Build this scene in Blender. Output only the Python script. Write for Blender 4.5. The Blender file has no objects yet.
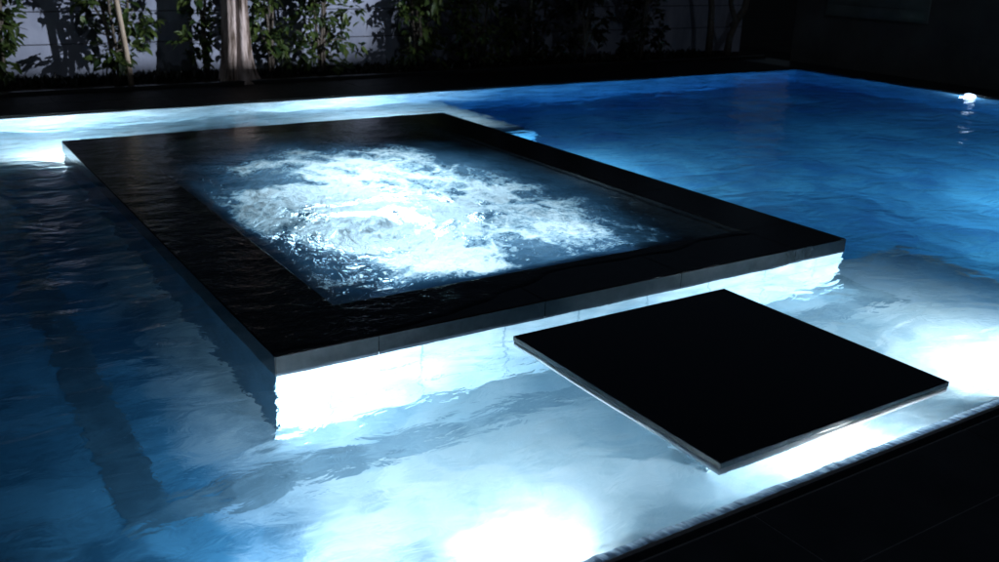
import bpy, bmesh, math, random
import numpy as np
from mathutils import Vector, Matrix, noise

random.seed(7)
SC = bpy.context.scene
COL = SC.collection
R = math.radians

# ------------------------------------------------------------------ helpers
def link(name, me, mat=None, parent=None, smooth=False):
    o = bpy.data.objects.new(name, me)
    COL.objects.link(o)
    if mat is not None:
        for m in (mat if isinstance(mat, (list, tuple)) else [mat]):
            me.materials.append(m)
    if parent is not None:
        o.parent = parent
        o.matrix_parent_inverse = Matrix.Translation(parent.location).inverted()
    if smooth:
        for p in me.polygons:
            p.use_smooth = True
    return o

def obj(name, bm, mat=None, parent=None, smooth=False):
    me = bpy.data.meshes.new(name)
    bm.normal_update()
    bm.to_mesh(me)
    bm.free()
    return link(name, me, mat, parent, smooth)

def tag(o, label, cat, group=None):
    o['label'] = label
    o['category'] = cat
    if group:
        o['group'] = group
    return o

def struct(o, kind='structure'):
    o['kind'] = kind
    return o

def empty(name, loc, label, cat, group=None):
    o = bpy.data.objects.new(name, None)
    COL.objects.link(o)
    o.location = loc
    o.empty_display_size = 0.1
    return tag(o, label, cat, group)

def box(bm, x0, x1, y0, y1, z0, z1, bevel=0.0):
    r = bmesh.ops.create_cube(bm, size=1.0)
    vs = r['verts']
    bmesh.ops.scale(bm, vec=(x1 - x0, y1 - y0, z1 - z0), verts=vs)
    bmesh.ops.translate(bm, vec=((x0 + x1) / 2, (y0 + y1) / 2, (z0 + z1) / 2), verts=vs)
    if bevel:
        es = list({e for v in vs for e in v.link_edges})
        bmesh.ops.bevel(bm, geom=es, offset=bevel, segments=2, affect='EDGES', profile=0.7)

def tube(bm, pts, rads, seg=8, cap=True):
    rings = []
    n = len(pts)
    for i, (p, r) in enumerate(zip(pts, rads)):
        p = Vector(p)
        d = (Vector(pts[min(i + 1, n - 1)]) - Vector(pts[max(i - 1, 0)])).normalized()
        a = d.cross(Vector((0.3, 1, 0.1))).normalized()
        b = d.cross(a)
        rings.append([bm.verts.new(p + (a * math.cos(t) + b * math.sin(t)) * r)
                      for t in (2 * math.pi * k / seg for k in range(seg))])
    for i in range(n - 1):
        for k in range(seg):
            bm.faces.new((rings[i][k], rings[i][(k + 1) % seg], rings[i + 1][(k + 1) % seg], rings[i + 1][k]))
    if cap:
        bm.faces.new(rings[-1])
        bm.faces.new(rings[0][::-1])

# node materials -------------------------------------------------------------
class NT:
    def __init__(self, name):
        self.m = bpy.data.materials.new(name)
        self.m.use_nodes = True
        self.t = self.m.node_tree
        self.t.nodes.clear()
        self.out = self.t.nodes.new('ShaderNodeOutputMaterial')
    def n(self, typ, **kw):
        nd = self.t.nodes.new(typ)
        for k, v in kw.items():
            if k.startswith('i_'):
                key = k[2:].replace('_', ' ')
                nd.inputs[key].default_value = v
            else:
                setattr(nd, k, v)
        return nd
    def l(self, a, b):
        self.t.links.new(a, b)
    def coord(self, scale=(1, 1, 1), src='Object', rot=(0, 0, 0)):
        tc = self.n('ShaderNodeTexCoord')
        mp = self.n('ShaderNodeMapping')
        mp.inputs['Scale'].default_value = scale
        mp.inputs['Rotation'].default_value = rot
        self.l(tc.outputs[src], mp.inputs['Vector'])
        return mp.outputs['Vector']
    def noise(self, vec, scale, detail=4, rough=0.55, dist=0.0):
        nd = self.n('ShaderNodeTexNoise')
        nd.inputs['Scale'].default_value = scale
        nd.inputs['Detail'].default_value = detail
        nd.inputs['Roughness'].default_value = rough
        nd.inputs['Distortion'].default_value = dist
        self.l(vec, nd.inputs['Vector'])
        return nd.outputs['Fac']
    def ramp(self, fac, stops):
        nd = self.n('ShaderNodeValToRGB')
        el = nd.color_ramp.elements
        while len(el) > 2:
            el.remove(el[-1])
        for i, (p, c) in enumerate(stops):
            e = el[i] if i < 2 else el.new(p)
            e.position = p
            e.color = (*c, 1) if len(c) == 3 else c
        self.l(fac, nd.inputs['Fac'])
        return nd.outputs['Color']
    def math(self, op, a, b=None, clamp=False):
        nd = self.n('ShaderNodeMath', operation=op, use_clamp=clamp)
        for i, v in enumerate((a, b)):
            if v is None:
                continue
            if isinstance(v, (int, float)):
                nd.inputs[i].default_value = v
            else:
                self.l(v, nd.inputs[i])
        return nd.outputs[0]
    def bump(self, h, dist, strength=1.0, normal=None):
        nd = self.n('ShaderNodeBump')
        nd.inputs['Strength'].default_value = strength
        nd.inputs['Distance'].default_value = dist
        self.l(h, nd.inputs['Height'])
        if normal is not None:
            self.l(normal, nd.inputs['Normal'])
        return nd.outputs['Normal']
    def principled(self, base=None, rough=0.5, normal=None, spec=0.5, basecol=None, roughsock=None):
        b = self.n('ShaderNodeBsdfPrincipled')
        if base is not None:
            self.l(base, b.inputs['Base Color'])
        if basecol is not None:
            b.inputs['Base Color'].default_value = (*basecol, 1)
        b.inputs['Roughness'].default_value = rough
        if roughsock is not None:
            self.l(roughsock, b.inputs['Roughness'])
        b.inputs['Specular IOR Level'].default_value = spec
        if normal is not None:
            self.l(normal, b.inputs['Normal'])
        self.l(b.outputs[0], self.out.inputs['Surface'])
        return b

def simple(name, c0, c1, scale=6, rough=0.5, bump=0.0, bscale=40, spec=0.5, stretch=(1, 1, 1), detail=6):
    t = NT(name)
    v = t.coord(stretch)
    f = t.noise(v, scale, detail, 0.6)
    c = t.ramp(f, [(0.3, c0), (0.7, c1)])
    nrm = None
    if bump:
        nrm = t.bump(t.noise(v, bscale, 5), bump)
    r = t.math('MULTIPLY_ADD', t.noise(v, scale * 2.3, 4), 0.2)
    t.t.nodes[-1].inputs[2].default_value = rough - 0.1
    t.principled(base=c, rough=rough, normal=nrm, spec=spec, roughsock=r)
    return t.m

# absorption of pool water (per metre)
ABS_COL = (0.0, 0.59, 0.88, 1)
ABS_DEN = 0.32

def water_material(name, kind):
    t = NT(name)
    v = t.coord()
    if kind == 'pool':
        # long soft swell + finer wind-blown ripple, both stretched along X
        va = t.coord((0.75, 1.25, 1), rot=(0, 0, R(14)))
        h1 = t.noise(va, 2.6, 2, 0.5, 0.6)
        h2 = t.noise(va, 9.0, 3, 0.55, 0.9)
        n1 = t.bump(h1, 0.040)
        nrm = t.bump(h2, 0.0062, normal=n1)
    else:
        h1 = t.noise(v, 16.0, 3, 0.6, 0.8)
        h2 = t.noise(v, 60.0, 2, 0.5, 0.5)
        tb = t.n('ShaderNodeAttribute', attribute_name='turbulence').outputs['Fac']
        n1 = t.bump(t.math('MULTIPLY', h1, tb), 0.021)
        nrm = t.bump(t.math('MULTIPLY', h2, tb), 0.0050, normal=n1)
    g = t.n('ShaderNodeBsdfGlass')
    g.inputs['Color'].default_value = (1, 1, 1, 1)
    g.inputs['Roughness'].default_value = 0.045 if kind == 'pool' else 0.0
    g.inputs['IOR'].default_value = 1.333
    t.l(nrm, g.inputs['Normal'])
    surf = g.outputs[0]
    if kind == 'spa':
        at = t.n('ShaderNodeAttribute', attribute_name='foam')
        f0 = at.outputs['Fac']
        # fine bubble breakup
        nb = t.noise(v, 38.0, 6, 0.72, 0.6)
        nc = t.noise(v, 9.0, 6, 0.68, 1.4)
        k = t.math('ADD', t.math('MULTIPLY', t.math('SUBTRACT', nb, 0.5), 1.3),
                   t.math('MULTIPLY', t.math('SUBTRACT', nc, 0.5), 1.4))
        ed = t.math('MULTIPLY', k, t.math('MULTIPLY', t.math('MINIMUM', t.math('MULTIPLY', f0, 4.0), 1.0), 0.75))
        f = t.math('ADD', f0, ed, clamp=True)
        f = t.math('MULTIPLY_ADD', f, 1.45)
        t.t.nodes[-1].inputs[2].default_value = -0.25
        t.t.nodes[-1].use_clamp = True
        hz_ = t.n('ShaderNodeAttribute', attribute_name='haze')
        f = t.math('MAXIMUM', f, t.math('MULTIPLY', hz_.outputs['Fac'], t.math('MULTIPLY_ADD', nc, 0.9)))
        f = t.math('MULTIPLY', f, 0.97)
        tr = t.n('ShaderNodeBsdfTranslucent')
        fc = t.ramp(f, [(0.15, (0.16, 0.42, 0.70)), (0.55, (0.55, 0.76, 0.88)), (0.9, (0.85, 0.91, 0.94))])
        t.l(fc, tr.inputs['Color'])
        t.l(nrm, tr.inputs['Normal'])
        di = t.n('ShaderNodeBsdfDiffuse')
        t.l(fc, di.inputs['Color'])
        t.l(nrm, di.inputs['Normal'])
        mx = t.n('ShaderNodeMixShader')
        mx.inputs[0].default_value = 0.25
        t.l(tr.outputs[0], mx.inputs[1])
        t.l(di.outputs[0], mx.inputs[2])
        m2 = t.n('ShaderNodeMixShader')
        t.l(f, m2.inputs[0])
        t.l(surf, m2.inputs[1])
        t.l(mx.outputs[0], m2.inputs[2])
        surf = m2.outputs[0]
    t.l(surf, t.out.inputs['Surface'])
    va = t.n('ShaderNodeVolumeAbsorption')
    va.inputs['Color'].default_value = ABS_COL
    va.inputs['Density'].default_value = ABS_DEN
    t.l(va.outputs[0], t.out.inputs['Volume'])
    t.m.cycles.homogeneous_volume = True if hasattr(t.m.cycles, 'homogeneous_volume') else False
    return t.m

def plaster_material(name, lo, hi):
    t = NT(name)
    v = t.coord()
    f = t.noise(v, 1.6, 6, 0.62, 0.8)
    f2 = t.noise(v, 14, 4, 0.6)
    m = t.math('ADD', t.math('MULTIPLY', f, 0.8), t.math('MULTIPLY', f2, 0.2))
    c = t.ramp(m, [(0.36, lo), (0.62, hi)])
    nrm = t.bump(t.noise(v, 90, 3), 0.001)
    t.principled(base=c, rough=0.6, normal=nrm, spec=0.2)
    return t.m

def emit(name, col, s):
    t = NT(name)
    e = t.n('ShaderNodeEmission')
    e.inputs['Color'].default_value = (*col, 1)
    e.inputs['Strength'].default_value = s
    t.l(e.outputs[0], t.out.inputs['Surface'])
    return t.m

M = {}
M['water'] = water_material('pool_water', 'pool')
M['spawater'] = water_material('spa_water', 'spa')
def floor_plaster():
    """pale plaster, cloudy with wear, stained navy towards the unlit left end"""
    t = NT('white_pool_plaster')
    v = t.coord()
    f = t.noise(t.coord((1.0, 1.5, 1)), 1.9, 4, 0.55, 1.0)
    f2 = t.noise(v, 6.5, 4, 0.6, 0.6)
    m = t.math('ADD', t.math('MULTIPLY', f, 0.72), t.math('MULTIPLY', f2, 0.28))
    pale = t.ramp(m, [(0.36, (0.38, 0.48, 0.54)), (0.48, (0.52, 0.59, 0.62)), (0.62, (0.66, 0.69, 0.71))])  # soft patches of rippled light put into the colour
    navy_shade = t.ramp(m, [(0.38, (0.014, 0.075, 0.150)), (0.60, (0.050, 0.180, 0.320))])  # shade of the dim left end, put into the colour
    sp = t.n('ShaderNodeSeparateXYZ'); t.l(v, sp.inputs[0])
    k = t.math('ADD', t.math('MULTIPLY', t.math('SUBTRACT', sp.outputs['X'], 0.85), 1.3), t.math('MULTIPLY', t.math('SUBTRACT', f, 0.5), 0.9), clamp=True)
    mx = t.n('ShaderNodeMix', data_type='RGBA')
    t.l(k, mx.inputs['Factor']); t.l(navy_shade, mx.inputs[6]); t.l(pale, mx.inputs[7])
    # blue scattered light on the shelf towards the deep end, put into the colour
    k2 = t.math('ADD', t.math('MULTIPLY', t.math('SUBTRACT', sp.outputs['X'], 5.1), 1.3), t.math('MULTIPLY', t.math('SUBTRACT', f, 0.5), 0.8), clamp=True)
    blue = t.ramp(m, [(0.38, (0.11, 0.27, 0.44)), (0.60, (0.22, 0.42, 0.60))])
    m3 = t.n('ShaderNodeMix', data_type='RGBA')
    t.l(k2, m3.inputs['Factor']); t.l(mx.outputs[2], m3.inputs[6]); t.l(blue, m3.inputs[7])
    # plain pale plaster behind the spa, without the painted shade
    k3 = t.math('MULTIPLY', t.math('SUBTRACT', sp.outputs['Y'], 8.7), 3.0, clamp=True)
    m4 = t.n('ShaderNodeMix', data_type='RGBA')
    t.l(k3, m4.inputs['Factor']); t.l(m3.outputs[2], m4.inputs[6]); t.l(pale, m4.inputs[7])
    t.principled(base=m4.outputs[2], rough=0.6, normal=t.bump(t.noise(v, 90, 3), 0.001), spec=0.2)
    return t.m
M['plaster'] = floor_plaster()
def wall_plaster():
    t = NT('pool_wall_plaster')
    v = t.coord()
    f = t.noise(v, 1.6, 5, 0.6, 0.8)
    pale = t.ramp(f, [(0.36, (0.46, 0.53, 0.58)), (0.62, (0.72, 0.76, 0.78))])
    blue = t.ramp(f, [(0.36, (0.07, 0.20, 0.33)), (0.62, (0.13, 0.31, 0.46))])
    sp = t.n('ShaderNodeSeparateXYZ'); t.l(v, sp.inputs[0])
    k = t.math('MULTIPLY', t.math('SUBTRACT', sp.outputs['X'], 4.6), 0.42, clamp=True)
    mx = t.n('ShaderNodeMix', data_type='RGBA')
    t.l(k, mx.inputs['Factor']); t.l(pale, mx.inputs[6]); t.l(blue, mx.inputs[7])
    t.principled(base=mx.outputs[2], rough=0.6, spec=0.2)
    return t.m
M['palewall'] = wall_plaster()
def spa_tile():
    t = NT('white_spa_tile')
    v = t.coord()
    sp = t.n('ShaderNodeSeparateXYZ'); t.l(v, sp.inputs[0])
    cb = t.n('ShaderNodeCombineXYZ')
    t.l(t.math('ADD', sp.outputs['X'], sp.outputs['Y']), cb.inputs[0]); t.l(sp.outputs['Z'], cb.inputs[1])
    br = t.n('ShaderNodeTexBrick', offset=0.0, squash=1.0)
    t.l(cb.outputs[0], br.inputs['Vector'])
    br.inputs['Color1'].default_value = (0.66, 0.70, 0.72, 1)
    br.inputs['Color2'].default_value = (0.58, 0.63, 0.66, 1)
    br.inputs['Mortar'].default_value = (0.36, 0.43, 0.47, 1)
    br.inputs['Scale'].default_value = 1.0
    br.inputs['Mortar Size'].default_value = 0.006
    br.inputs['Brick Width'].default_value = 0.47
    br.inputs['Row Height'].default_value = 0.235
    f = t.noise(v, 3.0, 5, 0.6, 0.6)
    mx = t.n('ShaderNodeMix', data_type='RGBA', blend_type='MULTIPLY')
    mx.inputs['Factor'].default_value = 0.6
    t.l(br.outputs['Color'], mx.inputs[6])
    t.l(t.ramp(f, [(0.35, (0.45, 0.60, 0.68)), (0.6, (1, 1, 1))]), mx.inputs[7])
    t.principled(base=mx.outputs[2], rough=0.4, spec=0.3)
    return t.m
M['white'] = spa_tile()
def deep_material():
    t = NT('blue_pool_plaster')
    v = t.coord()
    f = t.noise(v, 0.75, 5, 0.6, 1.2)
    f2 = t.noise(t.coord((1, 0.5, 1)), 2.2, 5, 0.6, 0.8)
    m = t.math('ADD', t.math('MULTIPLY', f, 0.6), t.math('MULTIPLY', f2, 0.4))
    c = t.ramp(m, [(0.34, (0.07, 0.17, 0.36)), (0.46, (0.09, 0.27, 0.42)), (0.62, (0.20, 0.50, 0.64))])
    t.principled(base=c, rough=0.6, normal=t.bump(t.noise(v, 90, 3), 0.001), spec=0.2)
    return t.m
M['deep'] = deep_material()
M['spaplaster'] = plaster_material('spa_plaster', (0.010, 0.028, 0.055), (0.024, 0.058, 0.10))
def trim_material():
    t = NT('dark_mosaic_trim')
    v = t.coord()
    f = t.noise(v, 5.0, 5, 0.6, 0.5)
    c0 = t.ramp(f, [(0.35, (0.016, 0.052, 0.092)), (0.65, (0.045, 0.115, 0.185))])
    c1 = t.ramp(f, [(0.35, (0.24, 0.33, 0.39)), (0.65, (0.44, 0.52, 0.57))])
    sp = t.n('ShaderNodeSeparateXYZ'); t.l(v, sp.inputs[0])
    k = t.math('MULTIPLY', t.math('SUBTRACT', sp.outputs['X'], 0.7), 0.75, clamp=True)  # painted shade: the trim darkens towards the dim left end
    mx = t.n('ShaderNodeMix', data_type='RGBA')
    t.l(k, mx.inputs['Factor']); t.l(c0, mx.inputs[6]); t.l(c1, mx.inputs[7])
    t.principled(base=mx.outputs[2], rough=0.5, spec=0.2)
    return t.m
M['band'] = trim_material()
M['shaded_band'] = simple('shaded_mosaic_trim', (0.016, 0.052, 0.092), (0.045, 0.115, 0.185), 5, 0.4, 0.001, 60)  # darker copy of the trim, with the left end's shade in its colour
M['granite'] = simple('black_granite', (0.004, 0.0045, 0.006), (0.009, 0.010, 0.012), 60, 0.16, 0.0, spec=0.4)
M['honed'] = simple('honed_black_stone', (0.006, 0.008, 0.010), (0.016, 0.019, 0.022), 9, 0.34, 0.0006, 90, spec=0.35)
M['paving'] = simple('dark_paving', (0.020, 0.024, 0.028), (0.045, 0.052, 0.058), 3, 0.36, 0.001, 70, spec=0.4)
M['wetstone'] = simple('wet_black_stone', (0.004, 0.005, 0.006), (0.010, 0.012, 0.014), 9, 0.20, 0.0004, 90, spec=0.45)
M['strip'] = simple('waterline_tile', (0.016, 0.020, 0.028), (0.045, 0.052, 0.066), 5, 0.22, 0.0006, 30, spec=0.6)
M['slabside'] = simple('pale_stone_edge', (0.34, 0.37, 0.40), (0.5, 0.53, 0.56), 6, 0.5, 0.001, 40)
M['deck'] = simple('matt_black_deck', (0.004, 0.0045, 0.005), (0.010, 0.010, 0.011), 5, 0.62, 0.001, 60, spec=0.15)
M['grout'] = simple('pale_grout', (0.20, 0.21, 0.22), (0.30, 0.31, 0.32), 40, 0.8)
M['soil'] = simple('dark_soil', (0.010, 0.008, 0.006), (0.030, 0.024, 0.018), 12, 0.9, 0.02, 30, spec=0.1)
M['ground'] = simple('dark_ground', (0.012, 0.013, 0.012), (0.03, 0.03, 0.028), 2, 0.9, 0.01, 20, spec=0.1)
M['metal'] = simple('brushed_steel', (0.35, 0.36, 0.38), (0.5, 0.51, 0.52), 50, 0.35)
M['lens'] = emit('lamp_lens', (0.72, 0.88, 1.0), 8.0)
def frosted_lens():
    t = NT('frosted_lamp_lens')
    lw = t.n('ShaderNodeLayerWeight'); lw.inputs['Blend'].default_value = 0.5
    k = t.math('POWER', t.math('SUBTRACT', 1.0, lw.outputs['Facing']), 2.5)
    e = t.n('ShaderNodeEmission'); e.inputs['Color'].default_value = (0.50, 0.72, 1.0, 1)
    t.l(t.math('MULTIPLY', k, 9.0), e.inputs['Strength'])
    t.l(e.outputs[0], t.out.inputs['Surface'])
    return t.m
M['lens_small'] = frosted_lens()

# ------------------------------------------------------------------ dimensions
SX0, SX1, SY0, SY1 = 1.26, 5.05, 3.66, 8.88          # spa outer
IX0, IX1, IY0, IY1 = 1.72, 4.56, 4.10, 8.45          # spa opening
SPA_TOP = 0.085
PX0, PX1, PY0, PY1 = -2.0, 12.8, 1.86, 10.72         # pool
SHELF, DEEP = -0.66, -1.4

# ------------------------------------------------------------------ pool shell
def height_cells(xs, ys, zf, outer):
    """floor quads at cell depth plus risers between cells of different depth"""
    bm = bmesh.new()
    wall = bmesh.new()
    nx, ny = len(xs) - 1, len(ys) - 1
    Z = [[zf((xs[i] + xs[i + 1]) / 2, (ys[j] + ys[j + 1]) / 2) for j in range(ny)] for i in range(nx)]
    def q(b, *co):
        b.faces.new([b.verts.new(c) for c in co])
    for i in range(nx):
        for j in range(ny):
            z = Z[i][j]
            if z is None:
                continue
            x0, x1, y0, y1 = xs[i], xs[i + 1], ys[j], ys[j + 1]
            q(bm, (x0, y0, z), (x1, y0, z), (x1, y1, z), (x0, y1, z))
            for di, dj, a, b in ((1, 0, (x1, y0), (x1, y1)), (-1, 0, (x0, y1), (x0, y0)),
                                 (0, 1, (x1, y1), (x0, y1)), (0, -1, (x0, y0), (x1, y0))):
                ii, jj = i + di, j + dj
                if 0 <= ii < nx and 0 <= jj < ny:
                    zz = Z[ii][jj]
                    if zz is not None and zz > z:
                        q(bm, (*b, z), (*a, z), (*a, zz), (*b, zz))
                else:
                    q(wall, (*b, z), (*a, z), (*a, outer), (*b, outer))
    return bm, wall

def depth(x, y):
    if SX0 < x < SX1 and SY0 < y < SY1:
        return None
    if x > 6.02 or (x > SX1 and 3.9 < y < 8.55):
        return DEEP
    return SHELF

fl, wl = height_cells([PX0, SX0, SX1, 6.02, PX1], [PY0, SY0, 3.9, 8.55, SY1, PY1], depth, 0.008)
for b in (fl, wl):
    bmesh.ops.recalc_face_normals(b, faces=b.faces)
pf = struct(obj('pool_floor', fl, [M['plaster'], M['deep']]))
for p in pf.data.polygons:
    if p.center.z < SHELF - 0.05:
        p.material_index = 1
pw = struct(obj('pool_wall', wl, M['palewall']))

# dark mosaic trim laid into the floor around the spa and on the shelf edge
bm = bmesh.new()
zb = SHELF + 0.0012
def strip(x0, x1, y0, y1, z=zb):
    bm.faces.new([bm.verts.new(c) for c in ((x0, y0, z), (x1, y0, z), (x1, y1, z), (x0, y1, z))])
strip(0.71, 5.20, 3.26, 3.43)
strip(0.52, 0.71, 3.26, 8.6)
strip(5.052, 5.20, 3.43, 3.895)
strip(5.965, 6.015, 1.87, 3.845)
strip(5.20, 6.015, 3.845, 3.895)
strip(5.90, 6.015, 8.555, 10.71)
strip(5.06, 5.90, 8.555, 8.67)
ft_ = struct(obj('floor_trim', bm, [M['band'], M['shaded_band']]))
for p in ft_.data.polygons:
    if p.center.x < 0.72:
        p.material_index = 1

# ------------------------------------------------------------------ water
def lin(a, b, n):
    return list(np.linspace(a, b, n + 1))[:-1]

def fbm(x, y, z, o=3):
    return noise.fractal(Vector((x, y, z)), 0.9, 2.1, o, noise_basis='PERLIN_ORIGINAL')

def lip_w(x):
    return 0.006 * noise.noise(Vector((x * 6, 0, 0))) + 0.006 * noise.noise(Vector((x * 24, 3, 0)))

def build_water():
    st = 0.045
    def seg(a, b):
        return lin(a, b, max(1, round((b - a) / st)))
    xs = seg(PX0, SX0) + seg(SX0, SX1) + seg(SX1, PX1) + [PX1]
    ys = seg(PY0 + 0.048, SY0) + seg(SY0, SY1) + seg(SY1, PY1) + [PY1]
    verts, idx = [], {}
    faces = []
    e = 1e-4
    for i, x in enumerate(xs):
        for j, y in enumerate(ys):
            if SX0 + e < x < SX1 - e and SY0 + e < y < SY1 - e:
                continue
            z = 0.007 * fbm(x * 1.5 + 0.4 * y, y * 2.1, 0.3, 2) + 0.0035 * fbm(x * 4.0, y * 5.0, 3.1, 2)
            # overflow from the spa disturbs the left side
            if x < SX0 + 0.1:
                z += 0.0045 * fbm(x * 7.0, y * 8.0, 7.7, 2) * max(0.0, min(1.0, (y - 3.6) / 2.5))
            yy = y
            if j == 0:          # the surface meets the wavering overflow lip
                yy, z = y + lip_w(x) - 0.002, 0.0045
            idx[(i, j)] = len(verts)
            verts.append((x, yy, z))
    for i in range(len(xs) - 1):
        for j in range(len(ys) - 1):
            cx, cy = (xs[i] + xs[i + 1]) / 2, (ys[j] + ys[j + 1]) / 2
            if SX0 < cx < SX1 and SY0 < cy < SY1:
                continue
            faces.append((idx[(i, j)], idx[(i + 1, j)], idx[(i + 1, j + 1)], idx[(i, j + 1)]))
    me = bpy.data.meshes.new('pool_water')
    me.from_pydata(verts, [], faces)
    me.update()
    return struct(link('pool_water', me, M['water'], smooth=True))
build_water()

def smooth01(t):
    t = max(0.0, min(1.0, t))
    return t * t * (3 - 2 * t)

WH = (2.36, 5.15)       # whirl of the strongest jet
def build_spa_water():
    st = 0.0135
    x0, x1, y0, y1 = SX0 - 0.002, 4.86, SY0 - 0.001, SY1 + 0.002
    nx, ny = round((x1 - x0) / st), round((y1 - y0) / st)
    verts, foam, haze, turbs, faces = [], [], [], [], []
    for j in range(ny + 1):
        y = y0 + (y1 - y0) * j / ny
        for i in range(nx + 1):
            x = x0 + (x1 - x0) * i / nx
            # domain warp and swirl round the jet
            dx, dy = x - WH[0], y - WH[1]
            d = math.hypot(dx, dy)
            a = 1.3 * math.exp(-(d / 0.40) ** 2)
            ca, sa = math.cos(a), math.sin(a)
            sx, sy = WH[0] + dx * ca - dy * sa, WH[1] + dx * sa + dy * ca
            w1 = fbm(sx * 1.3, sy * 1.3, 1.7, 3)
            w2 = fbm(sx * 1.3 + 9, sy * 1.3, 4.2, 3)
            ux, uy = sx + 0.28 * w1, sy + 0.28 * w2
            # envelope of the boil (measured from the picture): a big soft patch
            ex = (x - 2.90) / 1.44
            ey = (y - 5.75) / 2.08
            r = math.hypot(ex, ey) + 0.22 * w1
            env = smooth01((1.12 - r) / 0.55)
            jet = math.exp(-(d / 0.42) ** 2)
            big = fbm(ux * 1.7, uy * 1.7, 0.0, 4)
            rid = 1 - abs(fbm(ux * 3.3, uy * 3.3, 5.0, 4)) * 2.2
            f = env * (0.74 + 0.55 * big + 0.35 * (rid - 0.35)) + 0.6 * jet
            # ring of darker water round the jet dome
            f -= 0.35 * math.exp(-((d - 0.47) / 0.05) ** 2) * (0.5 + 0.9 * w2)
            # dark hole on the back left, as where the water is thrown up
            hx, hy = (x - 2.15) / 0.32, (y - 6.75) / 0.28
            f -= 0.9 * math.exp(-(hx * hx + hy * hy))
            # flecks standing in for glints of light at the near edge
            near = math.exp(-(((x - 2.25) / 0.75) ** 2 + ((y - 4.32) / 0.30) ** 2))
            near += 0.8 * math.exp(-(((x - 1.95) / 0.22) ** 2 + ((y - 6.2) / 0.9) ** 2))
            near += 0.30 * math.exp(-((r - 1.02) / 0.16) ** 2)
            fl = noise.noise(Vector((x * 26, y * 22, 2.0))) + 0.6 * noise.noise(Vector((x * 55, y * 48, 8.0)))
            f = max(f, near * smooth01((fl - 0.30) / 0.40) * 1.0)
            ins = smooth01((x - IX0 + 0.02) / 0.16) * smooth01((IX1 - x + 0.02) / 0.16) \
                * smooth01((y - IY0 + 0.02) / 0.14) * smooth01((IY1 - y + 0.05) / 0.3)
            f *= ins
            turb = env * 0.9 + 0.8 * jet + 0.5 * near
            z = SPA_TOP + 0.0045 + 0.0030 * fbm(x * 3.2 + 0.5 * y, y * 6.5, 2.2, 3)
            z += ins * turb * (0.026 * fbm(sx * 3.2, sy * 3.2, 9.1, 4) + 0.016 * fbm(sx * 9, sy * 9, 3.3, 4))
            z += 0.035 * jet
            z += ins * 0.005 * fbm(x * 4, y * 4, 6.0, 3)
            # dry rims on the right and the near side: film dives under the stone
            wv = 0.06 * fbm(x * 1.8, y * 1.8, 11.0, 3)
            dry = max(x - (4.60 + wv), 3.66 + 0.36 * smooth01((x - 1.5) / 2.0) + wv * 1.5 - y)
            z -= 0.014 * smooth01(dry / 0.10 + 0.4)
            verts.append((x, y, z))
            foam.append(max(0.0, min(1.0, f)))
            r2 = math.hypot((x - 2.95) / 1.5, (y - 5.9) / 2.25) + 0.16 * w2
            haze.append(0.34 * smooth01((1.12 - r2) / 0.6) * ins)
            turbs.append(0.22 + 0.78 * min(1.0, ins * (0.25 + turb)))
    for j in range(ny):
        for i in range(nx):
            k = j * (nx + 1) + i
            faces.append((k, k + 1, k + nx + 2, k + nx + 1))
    me = bpy.data.meshes.new('spa_water')
    me.from_pydata(verts, [], faces)
    at = me.attributes.new('foam', 'FLOAT', 'POINT')
    at.data.foreach_set('value', foam)
    at = me.attributes.new('haze', 'FLOAT', 'POINT')
    at.data.foreach_set('value', haze)
    at = me.attributes.new('turbulence', 'FLOAT', 'POINT')
    at.data.foreach_set('value', turbs)
    me.update()
    return struct(link('spa_water', me, M['spawater'], smooth=True))
build_spa_water()

# ------------------------------------------------------------------ raised spa
spa = empty('raised_spa', ((SX0 + SX1) / 2, (SY0 + SY1) / 2, SHELF),
            'large square raised spa with dark stone rim and churning white foam', 'spa')
# coping: rim of stone slabs with open joints, mitred visually by long front and back runs
bm = bmesh.new()
def run(x0, x1, y0, y1, cuts, axis):
    g = 0.0018
    if axis == 'x':
        e = [x0] + cuts + [x1]
        for a, b in zip(e, e[1:]):
            box(bm, a + (g if a != x0 else 0), b - (g if b != x1 else 0), y0, y1, -0.002, SPA_TOP, 0.003)
    else:
        e = [y0] + cuts + [y1]
        for a, b in zip(e, e[1:]):
            box(bm, x0, x1, a + g, b - g, -0.002, SPA_TOP, 0.003)
run(SX0, SX1, SY0, IY0, [1.75, 2.69, 3.63, 4.58], 'x')
run(SX0, SX1, IY1, SY1, [2.2, 3.15, 4.1], 'x')
run(SX0, IX0, IY0, IY1, [5.2, 6.3, 7.4], 'y')
run(IX1, SX1, IY0, IY1, [5.2, 6.3, 7.4], 'y')
obj('coping', bm, M['wetstone'], spa)
# front and side waterline tiles set 4 mm proud below the rim
def ringwall(z0, z1, o, th):
    b = bmesh.new()
    box(b, SX0 - o, SX1 + o, SY0 - o, SY0 - o + th, z0, z1)
    box(b, SX0 - o, SX1 + o, SY1 + o - th, SY1 + o, z0, z1)
    box(b, SX1 + o - th, SX1 + o, SY0 - o + th, SY1 + o - th, z0, z1)
    return b
b = bmesh.new()
g = 0.0018
for a, c in zip([SX0 - 0.004, 1.75, 2.69, 3.63, 4.58], [1.75, 2.69, 3.63, 4.58, SX1 + 0.004]):
    for (yy0, yy1) in ((SY0 - 0.006, SY0 - 0.001), (SY1 + 0.001, SY1 + 0.006)):
        box(b, a + g, c - g, yy0, yy1, -0.028, SPA_TOP - 0.004, 0.001)
for a, c in zip([SY0, 5.0, 6.3, 7.6], [5.0, 6.3, 7.6, SY1]):
    for (xx0, xx1) in ((SX0 - 0.006, SX0 - 0.001), (SX1 + 0.001, SX1 + 0.006)):
        box(b, xx0, xx1, a + g, c - g, -0.028, SPA_TOP - 0.004, 0.001)
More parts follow.
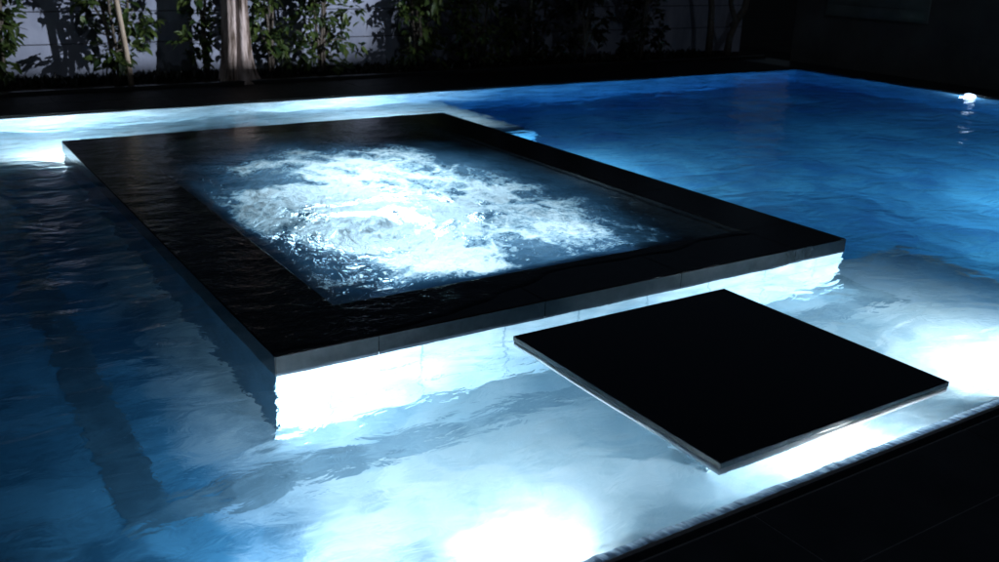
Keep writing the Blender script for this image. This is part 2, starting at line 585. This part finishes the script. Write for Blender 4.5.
wt_ = obj('waterline_tile', b, [M['strip'], M['wetstone']], spa)
for p in wt_.data.polygons:
    if p.center.x < SX0 and p.normal.y > -0.5:
        p.material_index = 1
obj('side_wall', ringwall(-1.62, -0.003, 0.0, 0.3), M['white'], spa)
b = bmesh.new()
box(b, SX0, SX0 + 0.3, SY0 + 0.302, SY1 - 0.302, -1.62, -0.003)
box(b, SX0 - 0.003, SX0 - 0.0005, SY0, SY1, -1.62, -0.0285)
obj('shaded_side_wall', b, M['shaded_band'], spa)  # shade of the unlit left face put into its colour
# inner lining and bench
b = bmesh.new()
box(b, SX0 + 0.30, SX1 - 0.30, SY0 + 0.30, SY1 - 0.30, -1.02, -0.95)
obj('basin_floor', b, M['spaplaster'], spa)
b = bmesh.new()
box(b, SX0 + 0.302, IX0 + 0.02, SY0 + 0.302, SY1 - 0.302, -0.948, -0.004)
box(b, IX1 - 0.02, SX1 - 0.302, SY0 + 0.302, SY1 - 0.302, -0.948, -0.004)
box(b, IX0 + 0.021, IX1 - 0.021, SY0 + 0.302, IY0 + 0.02, -0.948, -0.004)
box(b, IX0 + 0.021, IX1 - 0.021, IY1 - 0.02, SY1 - 0.302, -0.948, -0.004)
obj('basin_wall', b, M['wetstone'], spa)
b = bmesh.new()
box(b, IX0 + 0.022, IX0 + 0.45, IY0 + 0.022, IY1 - 0.022, -0.946, -0.5, 0.01)
box(b, IX1 - 0.45, IX1 - 0.022, IY0 + 0.022, IY1 - 0.022, -0.946, -0.5, 0.01)
obj('bench', b, M['spaplaster'], spa)

# ------------------------------------------------------------------ stepping slab
TX0, TX1, TY0, TY1 = 2.350, 3.748, 2.076, 3.437
sl = empty('stepping_slab', ((TX0 + TX1) / 2, (TY0 + TY1) / 2, SHELF),
           'polished black square stepping slab hovering at the water surface in front of the spa', 'stepping stone')
b = bmesh.new()
box(b, TX0, TX1, TY0, TY1, 0.016, 0.040, 0.003)
obj('slab_top', b, M['granite'], sl)
b = bmesh.new()
box(b, TX0 + 0.003, TX1 - 0.003, TY0 + 0.003, TY1 - 0.003, -0.024, 0.0155, 0.002)
obj('slab_edge', b, M['slabside'], sl)
b = bmesh.new()
box(b, 2.75, 3.35, 2.50, 3.02, SHELF - 0.005, -0.025)
obj('pillar', b, M['plaster'], sl)

# ------------------------------------------------------------------ paving
def paving(name, x0, x1, y0, y1, tx, ty, z, offx, offy, mat, gap=0.002):
    b = bmesh.new()
    xs = [x0] + [v for v in np.arange(offx, x1, tx) if v > x0 + 0.02] + [x1]
    ys = [y0] + [v for v in np.arange(offy, y1, ty) if v > y0 + 0.02] + [y1]
    for a, c in zip(xs, xs[1:]):
        for d, e in zip(ys, ys[1:]):
            box(b, a + gap, c - gap, d + gap, e - gap, z - 0.03, z + random.uniform(-0.0004, 0.0004), 0.0015)
    return struct(obj(name, b, mat))
paving('near_paving', -3.5, 14.0, -1.6, PY0 - 0.062, 1.2, 1.2, 0.020, -3.0 + 0.43, -0.95, M['paving'], 0.003)
b = bmesh.new()
box(b, -3.6, 14.1, -1.7, PY0 - 0.001, -0.10, 0.0172)
struct(obj('near_paving_bed', b, M['grout']))
paving('far_paving', -3.5, PX1, PY1 + 0.004, 12.0, 1.2, 0.64, 0.030, -3.2, PY1 + 0.64, M['deck'])
b = bmesh.new()
box(b, -3.6, PX1, PY1 + 0.008, 12.02, -0.1, 0.026)
struct(obj('far_paving_bed', b, M['deck']))
b = bmesh.new()
box(b, PX1 + 0.004, 13.56, PY0, 12.0, -0.1, 0.030)
box(b, -3.6, PX0 - 0.004, PY0, PY1, -0.1, 0.030)
struct(obj('side_paving', b, M['honed']))

# rounded wet overflow lip along the near edge
t = NT('wet_lip')
v = t.coord((1, 1, 1))
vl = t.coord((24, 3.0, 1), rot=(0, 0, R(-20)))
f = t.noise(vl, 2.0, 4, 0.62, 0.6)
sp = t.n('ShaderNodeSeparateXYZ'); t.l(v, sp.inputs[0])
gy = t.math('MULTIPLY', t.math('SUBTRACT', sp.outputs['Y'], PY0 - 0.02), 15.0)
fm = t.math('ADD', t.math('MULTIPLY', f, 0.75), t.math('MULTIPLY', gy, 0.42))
c = t.ramp(fm, [(0.38, (0.004, 0.006, 0.009)), (0.60, (0.07, 0.12, 0.19)), (0.85, (0.45, 0.62, 0.80))])  # pale streaks towards the water: glints on the wet edge put into colour
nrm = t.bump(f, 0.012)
tr = t.n('ShaderNodeBsdfTranslucent')
t.l(c, tr.inputs['Color']); t.l(nrm, tr.inputs['Normal'])
gl = t.n('ShaderNodeBsdfGlossy', i_Roughness=0.15)
gl.inputs['Color'].default_value = (0.5, 0.5, 0.5, 1)
t.l(nrm, gl.inputs['Normal'])
mx = t.n('ShaderNodeMixShader'); mx.inputs[0].default_value = 0.2
t.l(tr.outputs[0], mx.inputs[1]); t.l(gl.outputs[0], mx.inputs[2])
t.l(mx.outputs[0], t.out.inputs['Surface'])
b = bmesh.new()
N = 900
prof = [(PY0 - 0.058, 0.0195), (PY0 - 0.03, 0.0185), (PY0 + 0.02, 0.013), (PY0 + 0.048, 0.006)]
rows = []
for i in range(N + 1):
    x = -2.0 + 14.8 * i / N
    w = lip_w(x)
    rows.append([b.verts.new((x, y + (w if k == 3 else 0), z)) for k, (y, z) in enumerate(prof)])
for i in range(N):
    for k in range(3):
        b.faces.new((rows[i][k], rows[i + 1][k], rows[i + 1][k + 1], rows[i][k + 1]))
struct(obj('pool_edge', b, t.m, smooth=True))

# ground reaching the horizon, with a hole for the pool and its deck
b = bmesh.new()
o = [(-300, -300), (300, -300), (300, 300), (-300, 300)]
h = [(-3.55, -1.65), (13.55, -1.65), (13.55, 12.01), (-3.55, 12.01)]
ov = [b.verts.new((x, y, 0.0)) for x, y in o]
hv = [b.verts.new((x, y, 0.0)) for x, y in h]
for i in range(4):
    b.faces.new((ov[i], ov[(i + 1) % 4], hv[(i + 1) % 4], hv[i]))
struct(obj('ground', b, M['ground']))

# planting bed with lumpy soil and a stone kerb
b = bmesh.new()
nx, ny = 150, 14
vs = [[b.verts.new((-3.5 + 17.0 * i / nx, 12.10 + 0.98 * j / ny,
                    0.055 + 0.03 * fbm(i * 0.37, j * 0.5, 0, 3))) for j in range(ny + 1)] for i in range(nx + 1)]
for i in range(nx):
    for j in range(ny):
        b.faces.new((vs[i][j], vs[i + 1][j], vs[i + 1][j + 1], vs[i][j + 1]))
struct(obj('planting_bed', b, M['soil'], smooth=True))
b = bmesh.new()
box(b, -3.5, 13.5, 12.025, 12.10, -0.05, 0.075, 0.006)
struct(obj('bed_kerb', b, M['honed']))

# ------------------------------------------------------------------ garden wall (panels with open horizontal joints)
WY = 13.05
t = NT('pale_wall_panel')
v = t.coord()
f = t.noise(v, 1.1, 5, 0.6, 0.5)
fs = t.noise(t.coord((2.5, 1, 0.4)), 2.0, 5, 0.6, 0.3)
m = t.math('ADD', t.math('MULTIPLY', f, 0.6), t.math('MULTIPLY', fs, 0.4))
c = t.ramp(m, [(0.34, (0.15, 0.175, 0.24)), (0.64, (0.31, 0.345, 0.44))])
t.principled(base=c, rough=0.75, normal=t.bump(t.noise(v, 60, 4), 0.0015), spec=0.2)
gw = empty('garden_wall', (4.5, WY, 0.0), 'long pale panelled garden wall with thin horizontal joints behind the shrubs', 'wall')
b = bmesh.new()
zs = [0.02, 0.485, 0.875, 1.265, 1.655, 2.045, 2.435]
for z0, z1 in zip(zs, zs[1:]):
    box(b, -4.0, 13.9, WY, WY + 0.06, z0 + 0.006, z1 - 0.006, 0.003)
obj('panel', b, t.m, gw)
b = bmesh.new()
box(b, -4.0, 13.9, WY + 0.05, WY + 0.16, 0.0, 2.40)
obj('backing', b, M['soil'], gw)

# right-hand boundary wall with a recessed paler panel
t = NT('dark_render')
v = t.coord()
c = t.ramp(t.noise(v, 0.9, 5, 0.6), [(0.35, (0.10, 0.105, 0.10)), (0.65, (0.17, 0.17, 0.165))])
t.principled(base=c, rough=0.85, normal=t.bump(t.noise(v, 30, 5), 0.003), spec=0.2)
t2 = NT('green_shutter')
v = t2.coord()
c = t2.ramp(t2.noise(v, 3, 5, 0.6), [(0.35, (0.16, 0.20, 0.18)), (0.65, (0.22, 0.26, 0.24))])
t2.principled(base=c, rough=0.6, spec=0.3)
rw = empty('boundary_wall', (13.7, 7.0, 0.0), 'dark rendered boundary wall along the right side of the pool', 'wall')
b = bmesh.new()
box(b, 13.6, 13.8, -3.0, 11.55, 0.0, 3.0, 0.01)
obj('wall_face', b, t.m, rw)
b = bmesh.new()
box(b, 13.575, 13.598, 9.0, 10.9, 0.86, 2.4, 0.006)
for k in range(9):
    box(b, 13.568, 13.574, 9.04, 10.86, 0.90 + k * 0.16, 1.03 + k * 0.16, 0.002)
obj('shutter', b, t2.m, rw)

# ------------------------------------------------------------------ underwater lamps
LAMP_COL = (0.95, 0.92, 0.90)
def pool_lamp(x, y, z, nrm, power, label, size=0.22, spread=150, first=[None]):
    e = empty('pool_lamp', (x, y, z), label, 'pool lamp', 'underwater lamps in the pool walls')
    rot = Vector(nrm).to_track_quat('Z', 'Y').to_matrix().to_4x4()
    if first[0] is None:
        b = bmesh.new()
        bmesh.ops.create_circle(b, cap_ends=True, radius=0.085, segments=32,
                                matrix=Matrix.Translation((0, 0, 0.012)))
        me1 = bpy.data.meshes.new('lens'); b.to_mesh(me1); b.free(); me1.materials.append(M['lens'])
        b = bmesh.new()
        n = 40
        pr = [(0.086, 0.002), (0.088, 0.016), (0.10, 0.022), (0.125, 0.014), (0.13, 0.002)]
        rr = [[b.verts.new((r * math.cos(2 * math.pi * k / n), r * math.sin(2 * math.pi * k / n), zz)) for r, zz in pr]
              for k in range(n)]
        for k in range(n):
            for q in range(len(pr) - 1):
                b.faces.new((rr[k][q], rr[k][q + 1], rr[(k + 1) % n][q + 1], rr[(k + 1) % n][q]))
        bmesh.ops.recalc_face_normals(b, faces=b.faces)
        me2 = bpy.data.meshes.new('rim'); b.to_mesh(me2); b.free(); me2.materials.append(M['metal'])
        first[0] = (me1, me2)
    for nm, me in zip(('lens', 'rim'), first[0]):
        o = bpy.data.objects.new(nm, me)
        COL.objects.link(o)
        o.parent = e
        o.matrix_local = rot
    ld = bpy.data.lights.new('pool_light', 'AREA')
    ld.shape = 'DISK'
    ld.size = size
    ld.energy = power
    ld.spread = R(spread)
    ld.color = LAMP_COL
    lo = bpy.data.objects.new('pool_light', ld)
    COL.objects.link(lo)
    p = Vector((x, y, z)) + Vector(nrm).normalized() * 0.03
    lo.matrix_world = Matrix.Translation(p) @ Vector((-nrm[0], -nrm[1], -nrm[2])).to_track_quat('Z', 'Y').to_matrix().to_4x4()
    return e

NEAR = PY0 + 0.002
FAR = PY1 - 0.002
pool_lamp(1.62, NEAR, -0.40, (0.18, 1, 0), 32, 'underwater lamp in the near wall left of the black slab', spread=98)
pool_lamp(1.02, NEAR, -0.40, (-0.05, 1, 0), 36, 'added underwater fill lamp in the near wall left of the spa corner', spread=75)  # unseen lamp added to light the floor beside the spa
pool_lamp(3.35, NEAR, -0.46, (0, 1, 0), 34, 'added underwater fill lamp in the near wall in front of the black slab', spread=170)  # unseen lamp added to fill in the floor around the slab
pool_lamp(4.80, NEAR, -0.42, (0.10, 1, 0), 60, 'underwater lamp in the near wall right of the black slab', spread=130)
pool_lamp(SX1 + 0.004, 7.2, -0.75, (1, 0.2, -0.1), 75, 'added underwater fill lamp in the right face of the spa towards the deep end', spread=160)  # unseen lamp added to lighten the deep floor beside the spa
pool_lamp(9.6, NEAR, -0.60, (-0.15, 1, -0.12), 600, 'underwater lamp in the near wall of the deep blue end')
pool_lamp(1.50, SY1 + 0.004, -0.34, (-0.15, 1, 0), 75, 'underwater lamp on the back of the spa at its left corner', spread=120)
pool_lamp(4.55, SY1 + 0.004, -0.34, (0.35, 1, 0), 120, 'underwater lamp on the back of the spa at its right corner', spread=160)

# spa lamp on the basin floor under the whirl
def spa_lamp(x, y, z, nrm, power, label, size):
    e = empty('spa_lamp', (x, y, z), label, 'spa lamp')
    rot = Vector(nrm).to_track_quat('Z', 'Y').to_matrix().to_4x4()
    b = bmesh.new()
    bmesh.ops.create_cone(b, cap_ends=True, segments=28, radius1=0.10, radius2=0.085, depth=0.02,
                          matrix=Matrix.Translation((0, 0, 0.012)))
    o = obj('rim', b, M['metal']); o.parent = e; o.matrix_local = rot
    b = bmesh.new()
    bmesh.ops.create_circle(b, cap_ends=True, radius=0.075, segments=28, matrix=Matrix.Translation((0, 0, 0.026)))
    o = obj('lens', b, M['lens']); o.parent = e; o.matrix_local = rot
    ld = bpy.data.lights.new('spa_light', 'AREA')
    ld.shape = 'DISK'; ld.size = size; ld.energy = power; ld.color = (0.84, 0.94, 1.0)
    lo = bpy.data.objects.new('spa_light', ld)
    COL.objects.link(lo)
    n = Vector(nrm).normalized()
    lo.matrix_world = Matrix.Translation(Vector((x, y, z)) + n * 0.05) @ (-n).to_track_quat('Z', 'Y').to_matrix().to_4x4()
spa_lamp(2.35, IY0 + 0.022, -0.78, (0.05, 1, 0.55), 25, 'lamp low in the near inner wall of the spa below the bright whirl', 0.2)
spa_lamp(3.45, IY0 + 0.022, -0.78, (0, 1, 0.55), 22, 'lamp low in the near inner wall of the spa, right of the whirl', 0.2)
spa_lamp(3.20, 6.55, -0.949, (0, 0, 1), 38, 'round lamp in the spa floor under the middle of the foam', 1.1)

# small lamp in the right pool wall, at the waterline
e = empty('waterline_lamp', (PX1, 7.62, 0.0), 'small brilliant white lamp at the waterline of the right pool wall', 'lamp')
b = bmesh.new()
bmesh.ops.create_uvsphere(b, u_segments=24, v_segments=12, radius=0.038,
                          matrix=Matrix.Translation((PX1 - 0.02, 7.62, 0.004)) @ Matrix.Diagonal((0.6, 2.4, 0.95, 1)))
obj('lens', b, M['lens_small'], e, smooth=True)
b = bmesh.new()
box(b, PX1 - 0.014, PX1 + 0.003, 7.55, 7.69, -0.06, 0.010, 0.004)
obj('housing', b, M['deck'], e)
ld = bpy.data.lights.new('waterline_light', 'POINT')
ld.energy = 12; ld.color = (0.7, 0.85, 1); ld.shadow_soft_size = 0.05
lo = bpy.data.objects.new('waterline_light', ld); COL.objects.link(lo)
lo.location = (PX1 - 0.12, 7.66, -0.08)

# ------------------------------------------------------------------ plants
def leaf_material(name, c0, c1):
    t = NT(name)
    oi = t.n('ShaderNodeNewGeometry')
    c = t.ramp(oi.outputs['Random Per Island'], [(0.0, c0), (1.0, c1)])
    p = t.n('ShaderNodeBsdfPrincipled')
    t.l(c, p.inputs['Base Color'])
    p.inputs['Roughness'].default_value = 0.42
    p.inputs['Specular IOR Level'].default_value = 0.4
    tr = t.n('ShaderNodeBsdfTranslucent')
    t.l(c, tr.inputs['Color'])
    mx = t.n('ShaderNodeMixShader'); mx.inputs[0].default_value = 0.25
    t.l(p.outputs[0], mx.inputs[1]); t.l(tr.outputs[0], mx.inputs[2])
    t.l(mx.outputs[0], t.out.inputs['Surface'])
    return t.m
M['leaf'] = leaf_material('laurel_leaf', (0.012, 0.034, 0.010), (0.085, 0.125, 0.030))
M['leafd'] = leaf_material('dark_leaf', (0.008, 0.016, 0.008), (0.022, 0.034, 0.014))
M['stem'] = simple('shrub_stem', (0.06, 0.05, 0.04), (0.12, 0.10, 0.08), 20, 0.8, 0.003, 40)
M['palestem'] = simple('pale_stem', (0.28, 0.22, 0.16), (0.42, 0.35, 0.27), 14, 0.8, 0.004, 30, stretch=(1, 1, 0.3))

def add_leaf(V, F, p, d, up, L, W, droop):
    d = d.normalized()
    s = d.cross(up)
    if s.length < 1e-3:
        s = Vector((1, 0, 0))
    s.normalize()
    n = s.cross(d)
    k = len(V)
    def P(a, w, h):
        return p + d * (a * L) + s * (w * W) + n * h * L - Vector((0, 0, droop * L * a * a))
    V += [P(0, 0, 0), P(0.28, -0.42, 0.05), P(0.28, 0.42, 0.05), P(0.34, 0, 0.0), P(0.68, -0.36, 0.04), P(0.68, 0.36, 0.04),
          P(0.7, 0, -0.01), P(1.0, 0, -0.02)]
    F += [(k, k + 3, k + 1), (k, k + 2, k + 3), (k + 1, k + 3, k + 6, k + 4), (k + 3, k + 2, k + 5, k + 6),
          (k + 4, k + 6, k + 7), (k + 6, k + 5, k + 7)]

def foliage_mesh(name, clumps, rng, L=(0.09, 0.15), density=1.0):
    """clumps: (centre, radius, count). Leaves grow outward off short twigs in each clump."""
    V, F = [], []
    for c, r, n in clumps:
        c = Vector(c)
        ntw = max(3, int(n / 7))
        for _ in range(ntw):
            d = Vector((rng.gauss(0, 1), rng.gauss(0, 1), rng.gauss(0.1, 0.8))).normalized()
            for q in range(int(7 * density)):
                a = rng.uniform(0.35, 1.08)
                p = c + d * r * a + Vector((rng.gauss(0, 1), rng.gauss(0, 1), rng.gauss(0, 1))) * 0.03
                ld = (d * 0.9 + Vector((rng.gauss(0, 1), rng.gauss(0, 1), rng.gauss(-0.15, 0.7))) * 0.8)
                l = rng.uniform(*L)
                add_leaf(V, F, p, ld, Vector((rng.gauss(0, 0.4), rng.gauss(-0.5, 0.4), 1)), l, l * rng.uniform(0.48, 0.66), rng.uniform(0.05, 0.5))
    me = bpy.data.meshes.new(name)
    me.from_pydata([tuple(v) for v in V], [], F)
    me.update()
    return me

def shrub(x, y, w, h, zlow, seed, label, nclump=22, mat='leaf', count=46, name='shrub', group='leafy shrubs against the garden wall'):
    rng = random.Random(seed)
    e = empty(name, (x, y, 0.05), label, 'shrub', group)
    clumps = []
    b = bmesh.new()
    base = Vector((x, y, 0.03))
    nst = 4
    tops = []
    for k in range(nst):
        a = rng.uniform(0, 6.28)
        pts = [base + Vector((0.04 * math.cos(a), 0.04 * math.sin(a), 0))]
        sp = w * 0.45 * rng.uniform(0.3, 0.9)
        for q in range(1, 6):
            u = q / 5
            pts.append(base + Vector((math.cos(a) * sp * u + rng.gauss(0, 0.02), 0.6 * math.sin(a) * sp * u + rng.gauss(0, 0.02), h * 0.9 * u)))
        tube(b, pts, [0.022 * (1 - 0.13 * q) for q in range(6)], 6)
        tops.append(pts)
    for k in range(nclump):
        u = (k + rng.random()) / nclump
        z = zlow + (h - zlow) * u
        prof = math.sin(math.pi * min(1, 0.22 + 0.72 * u)) ** 0.6
        a = rng.uniform(0, 6.28)
        rr = w * 0.5 * prof * math.sqrt(rng.random())
        c = (x + rr * math.cos(a), y + 0.62 * rr * math.sin(a), z)
        clumps.append((c, rng.uniform(0.13, 0.24), int(count * rng.uniform(0.7, 1.2))))
        st = rng.choice(tops)
        src = st[max(1, min(4, int(u * 5)))]
        tube(b, [src, (Vector(c) + src) / 2 + Vector((0, 0, 0.03)), c], [0.010, 0.007, 0.004], 5)
    obj('stem', b, M['stem'], e, smooth=True)
    link('foliage', foliage_mesh('foliage', clumps, rng), M[mat], e)
    return e

shrub(1.20, 12.55, 0.55, 2.3, 0.25, 11, 'leafy green shrub cut off by the left edge of the photo')
shrub(2.50, 12.45, 0.95, 2.4, 0.30, 12, 'broad leafy shrub growing round the thin pale leaning stem', nclump=26)
shrub(3.62, 12.62, 0.40, 2.0, 0.28, 13, 'narrow sparse shrub just left of the pale tree trunk', nclump=11)
shrub(4.50, 12.60, 0.50, 2.0, 0.32, 14, 'small loose shrub just right of the pale tree trunk', nclump=12)
shrub(5.18, 12.48, 0.95, 2.4, 0.18, 15, 'dense bushy shrub filling the wall between the trunk and the bare panel', nclump=30)
shrub(6.72, 12.55, 0.85, 2.4, 0.15, 16, 'leafy shrub right of the bare wall panel, at the edge of the lit wall', nclump=26)
shrub(7.75, 12.45, 0.95, 2.4, 0.15, 17, 'dim shrub at the end of the lit wall, half lost in the dark', nclump=26)
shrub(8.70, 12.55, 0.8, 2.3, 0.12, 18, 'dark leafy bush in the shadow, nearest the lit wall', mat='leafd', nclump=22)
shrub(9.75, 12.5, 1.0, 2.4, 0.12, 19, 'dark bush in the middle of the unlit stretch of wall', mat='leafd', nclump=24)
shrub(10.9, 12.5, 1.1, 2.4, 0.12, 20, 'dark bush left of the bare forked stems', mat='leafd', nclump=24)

# dark ground cover between the shrubs: nobody could count its blades
V, F = [], []
rng = random.Random(5)
for _ in range(5200):
    x = rng.uniform(-1.5, 12.6)
    y = rng.uniform(12.28, 12.98)
    hh = rng.uniform(0.05, 0.15)
    add_leaf(V, F, Vector((x, y, 0.05)), Vector((rng.gauss(0, 0.35), rng.gauss(-0.1, 0.35), 1)), Vector((rng.gauss(0, 1), rng.gauss(0, 1), 0.1)),
             hh, 0.035, rng.uniform(0, 0.4))
me = bpy.data.meshes.new('ground_cover')
me.from_pydata([tuple(v) for v in V], [], F)
struct(link('ground_cover', me, leaf_material('ground_cover_leaf', (0.003, 0.005, 0.003), (0.008, 0.012, 0.006))), 'stuff')

# pale fluted tree trunk with flared foot
t = NT('pale_bark')
v = t.coord((1, 1, 0.16))
f = t.noise(v, 7.0, 6, 0.62, 0.6)
f2 = t.noise(v, 24.0, 5, 0.6, 0.3)
m = t.math('ADD', t.math('MULTIPLY', f, 0.65), t.math('MULTIPLY', f2, 0.35))
c = t.ramp(m, [(0.41, (0.07, 0.048, 0.034)), (0.50, (0.36, 0.29, 0.26)), (0.66, (0.76, 0.66, 0.64))])
t.principled(base=c, rough=0.8, normal=t.bump(m, 0.07), spec=0.2)
M['bark'] = t.m
TRX, TRY = 3.90, 12.28
tree = empty('pale_tree', (TRX, TRY, 0.03), 'thick pale fluted tree trunk with flared roots standing in front of the lit wall', 'tree')
b = bmesh.new()
SEG, RN = 56, 46
rings = []
for i in range(RN + 1):
    z = 3.6 * (i / RN) ** 1.35
    fl_ = math.exp(-z / 0.20)
    rad = 0.140 + 0.035 * math.exp(-z / 0.9)
    cx = TRX + 0.04 * math.sin(z * 1.1) + 0.012 * z
    row = []
    for k in range(SEG):
        a = 2 * math.pi * k / SEG
        lob = 0.026 * math.sin(5 * a + 0.6 * z + 1.1) + 0.017 * math.sin(8 * a - 0.5 * z) + 0.010 * math.sin(13 * a + 2)
        foot = fl_ * (0.02 + 0.045 * max(0, math.sin(4 * a + 0.4)) + 0.12 * max(0, math.cos(a + 0.35)) ** 3)
        rr = rad + lob * (0.8 + 0.8 * fl_) + foot + 0.012 * noise.noise(Vector((math.cos(a) * 2, math.sin(a) * 2, z * 1.5)))
        row.append(b.verts.new((cx + rr * math.cos(a), TRY + rr * math.sin(a), 0.02 + z)))
    rings.append(row)
for i in range(RN):
    for k in range(SEG):
        b.faces.new((rings[i][k], rings[i][(k + 1) % SEG], rings[i + 1][(k + 1) % SEG], rings[i + 1][k]))
b.faces.new(rings[-1])
obj('trunk', b, M['bark'], tree, smooth=True)
b = bmesh.new()
cl = []
rng = random.Random(31)
for k in range(7):
    a = k * 0.9 + 0.3
    p0 = Vector((TRX + 0.04, TRY, 3.3 + 0.03 * k))
    p1 = p0 + Vector((0.5 * math.cos(a), 0.4 * math.sin(a), 0.5))
    p2 = p1 + Vector((0.7 * math.cos(a + .2), 0.6 * math.sin(a + .2), 0.7))
    tube(b, [p0, p1, p2], [0.10, 0.06, 0.025], 8)
    for q in range(4):
        cl.append((p2 + Vector((rng.gauss(0, .35), rng.gauss(0, .3), rng.gauss(.1, .3))), 0.32, 40))
obj('branch', b, M['bark'], tree, smooth=True)
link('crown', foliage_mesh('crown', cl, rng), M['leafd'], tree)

# thin pale stem leaning through the broad shrub
st = empty('slender_tree', (2.56, 12.28, 0.03), 'thin pale leaning sapling stem inside the broad left shrub', 'sapling')
b = bmesh.new()
tube(b, [(2.60, 12.26, 0.03), (2.575, 12.26, 0.45), (2.53, 12.27, 0.95), (2.47, 12.30, 1.6), (2.45, 12.34, 2.5)],
     [0.036, 0.034, 0.033, 0.028, 0.018], 10)
obj('trunk', b, M['palestem'], st, smooth=True)
cl = [((2.45 + random.gauss(0, .2), 12.34 + random.gauss(0, .15), 2.4 + random.gauss(0, .2)), 0.22, 34) for _ in range(6)]
link('crown', foliage_mesh('crown', cl, random.Random(3)), M['leafd'], st)

# bare forked stems by the end of the right wall
ft = empty('forked_tree', (12.9, 12.45, 0.03), 'bare tree with several forking pale stems in the dark far corner', 'tree')
b = bmesh.new()
for pts in ([(12.50, 12.45, 0.0), (12.49, 12.45, 0.5), (12.46, 12.45, 0.9), (12.30, 12.45, 1.5), (12.1, 12.5, 2.4)],
            [(12.95, 12.45, 0.0), (12.98, 12.45, 0.35), (13.10, 12.45, 0.62), (12.92, 12.45, 0.95), (12.85, 12.45, 1.6), (12.8, 12.5, 2.5)],
            [(13.05, 12.47, 0.55), (13.28, 12.45, 0.85), (13.36, 12.45, 1.3), (13.4, 12.5, 2.4)]):
    tube(b, pts, [0.07 * (1 - 0.12 * i) for i in range(len(pts))], 9)
obj('trunk', b, M['stem'], ft, smooth=True)
cl = [((12.9 + random.gauss(0, .5), 12.5 + random.gauss(0, .2), 2.5 + random.gauss(0, .3)), 0.3, 40) for _ in range(12)]
link('crown', foliage_mesh('crown', cl, random.Random(8)), M['leafd'], ft)

# ------------------------------------------------------------------ garden floodlight for wall and shrubs
FLX, FLY, FLZ = 12.1, 1.0, 2.0
lp = Vector((FLX, FLY, FLZ))
aim = Vector((3.6, 13.05, 2.2))
fd = (aim - lp).normalized()
fe = empty('garden_floodlight', (FLX, FLY, 0.02), 'floodlight on a post at the near right of the pool, aimed at the garden wall', 'floodlight')
b = bmesh.new()
tube(b, [(FLX - 0.12, FLY - 0.12, 0.02), (FLX - 0.12, FLY - 0.12, 1.9)], [0.03, 0.03], 12)
obj('post', b, M['metal'], fe, smooth=True)
b = bmesh.new()
box(b, -0.14, 0.14, -0.10, 0.10, 0.06, 0.20, 0.01)
hd = obj('housing', b, M['metal'], fe)
fr = (-fd).to_track_quat('Z', 'Y').to_matrix().to_4x4()
hd.matrix_world = Matrix.Translation(lp) @ fr
# unseen plates added to block light from the deck, wall foot and upper wall
hz = FLZ + (0.17 - FLZ) * (1.0 / (13.05 - FLY))
b = bmesh.new()
box(b, FLX - 1.6, FLX + 0.5, FLY + 1.0, FLY + 1.01, hz - 0.5, hz, 0.0)
hz2 = FLZ + (1.55 - FLZ) * (1.0 / (13.05 - FLY))
box(b, FLX - 1.6, FLX + 0.5, FLY + 1.0, FLY + 1.01, hz2, hz2 + 0.5, 0.0)
obj('light_blocker', b, M['metal'], fe)
ld = bpy.data.lights.new('garden_flood', 'SPOT')
ld.energy = 10000
ld.color = (0.84, 0.89, 1.0)
ld.spot_size = R(27)
ld.spot_blend = 0.6
ld.shadow_soft_size = 0.014
lo = bpy.data.objects.new('garden_flood', ld)
COL.objects.link(lo)
lo.location = lp
lo.rotation_euler = (-fd).to_track_quat('Z', 'Y').to_euler()

# ------------------------------------------------------------------ added fill light and night sky
sun = bpy.data.lights.new('night_fill', 'SUN')  # faint fill added to lift the shaded garden wall
sun.energy = 0.07
sun.color = (0.75, 0.85, 1.0)
sun.angle = R(2)
so = bpy.data.objects.new('night_fill', sun)
COL.objects.link(so)
so.rotation_euler = (R(52), 0, R(-20))
w = bpy.data.worlds.new('World')
SC.world = w
w.use_nodes = True
nt = w.node_tree
bg = nt.nodes['Background']
sk = nt.nodes.new('ShaderNodeTexSky')
sk.sky_type = 'NISHITA'
sk.sun_disc = False
sk.sun_elevation = R(38)
sk.sun_rotation = R(160)
nt.links.new(sk.outputs[0], bg.inputs['Color'])
bg.inputs['Strength'].default_value = 0.0045

# ------------------------------------------------------------------ camera (solved from the picture)
cam = bpy.data.cameras.new('camera')
cam.sensor_width = 36
cam.lens = 946.845 / 999 * 36
cam.clip_end = 1000
cam.dof.use_dof = True
cam.dof.focus_distance = 4.6
cam.dof.aperture_fstop = 2.8
co = bpy.data.objects.new('camera', cam)
COL.objects.link(co)
fw = Vector((0.51840491, 0.78762596, -0.33301906))
rt = Vector((0.84048289, -0.54107998, 0.02865246))
up = Vector((0.15762252, 0.2947504, 0.94248467))
mw = Matrix((rt, up, -fw)).transposed().to_4x4()
mw.translation = Vector((0, 0, 1.785))
co.matrix_world = mw
SC.camera = co

SC.render.engine = 'CYCLES'
cy = SC.cycles
cy.use_denoising = True
cy.caustics_reflective = False
cy.caustics_refractive = False
cy.max_bounces = 10
cy.diffuse_bounces = 3
cy.glossy_bounces = 4
cy.transmission_bounces = 8
cy.volume_bounces = 0
cy.sample_clamp_indirect = 60.0
SC.view_settings.view_transform = 'Standard'
SC.view_settings.look = 'None'
SC.view_settings.exposure = 0
SC.view_settings.gamma = 1
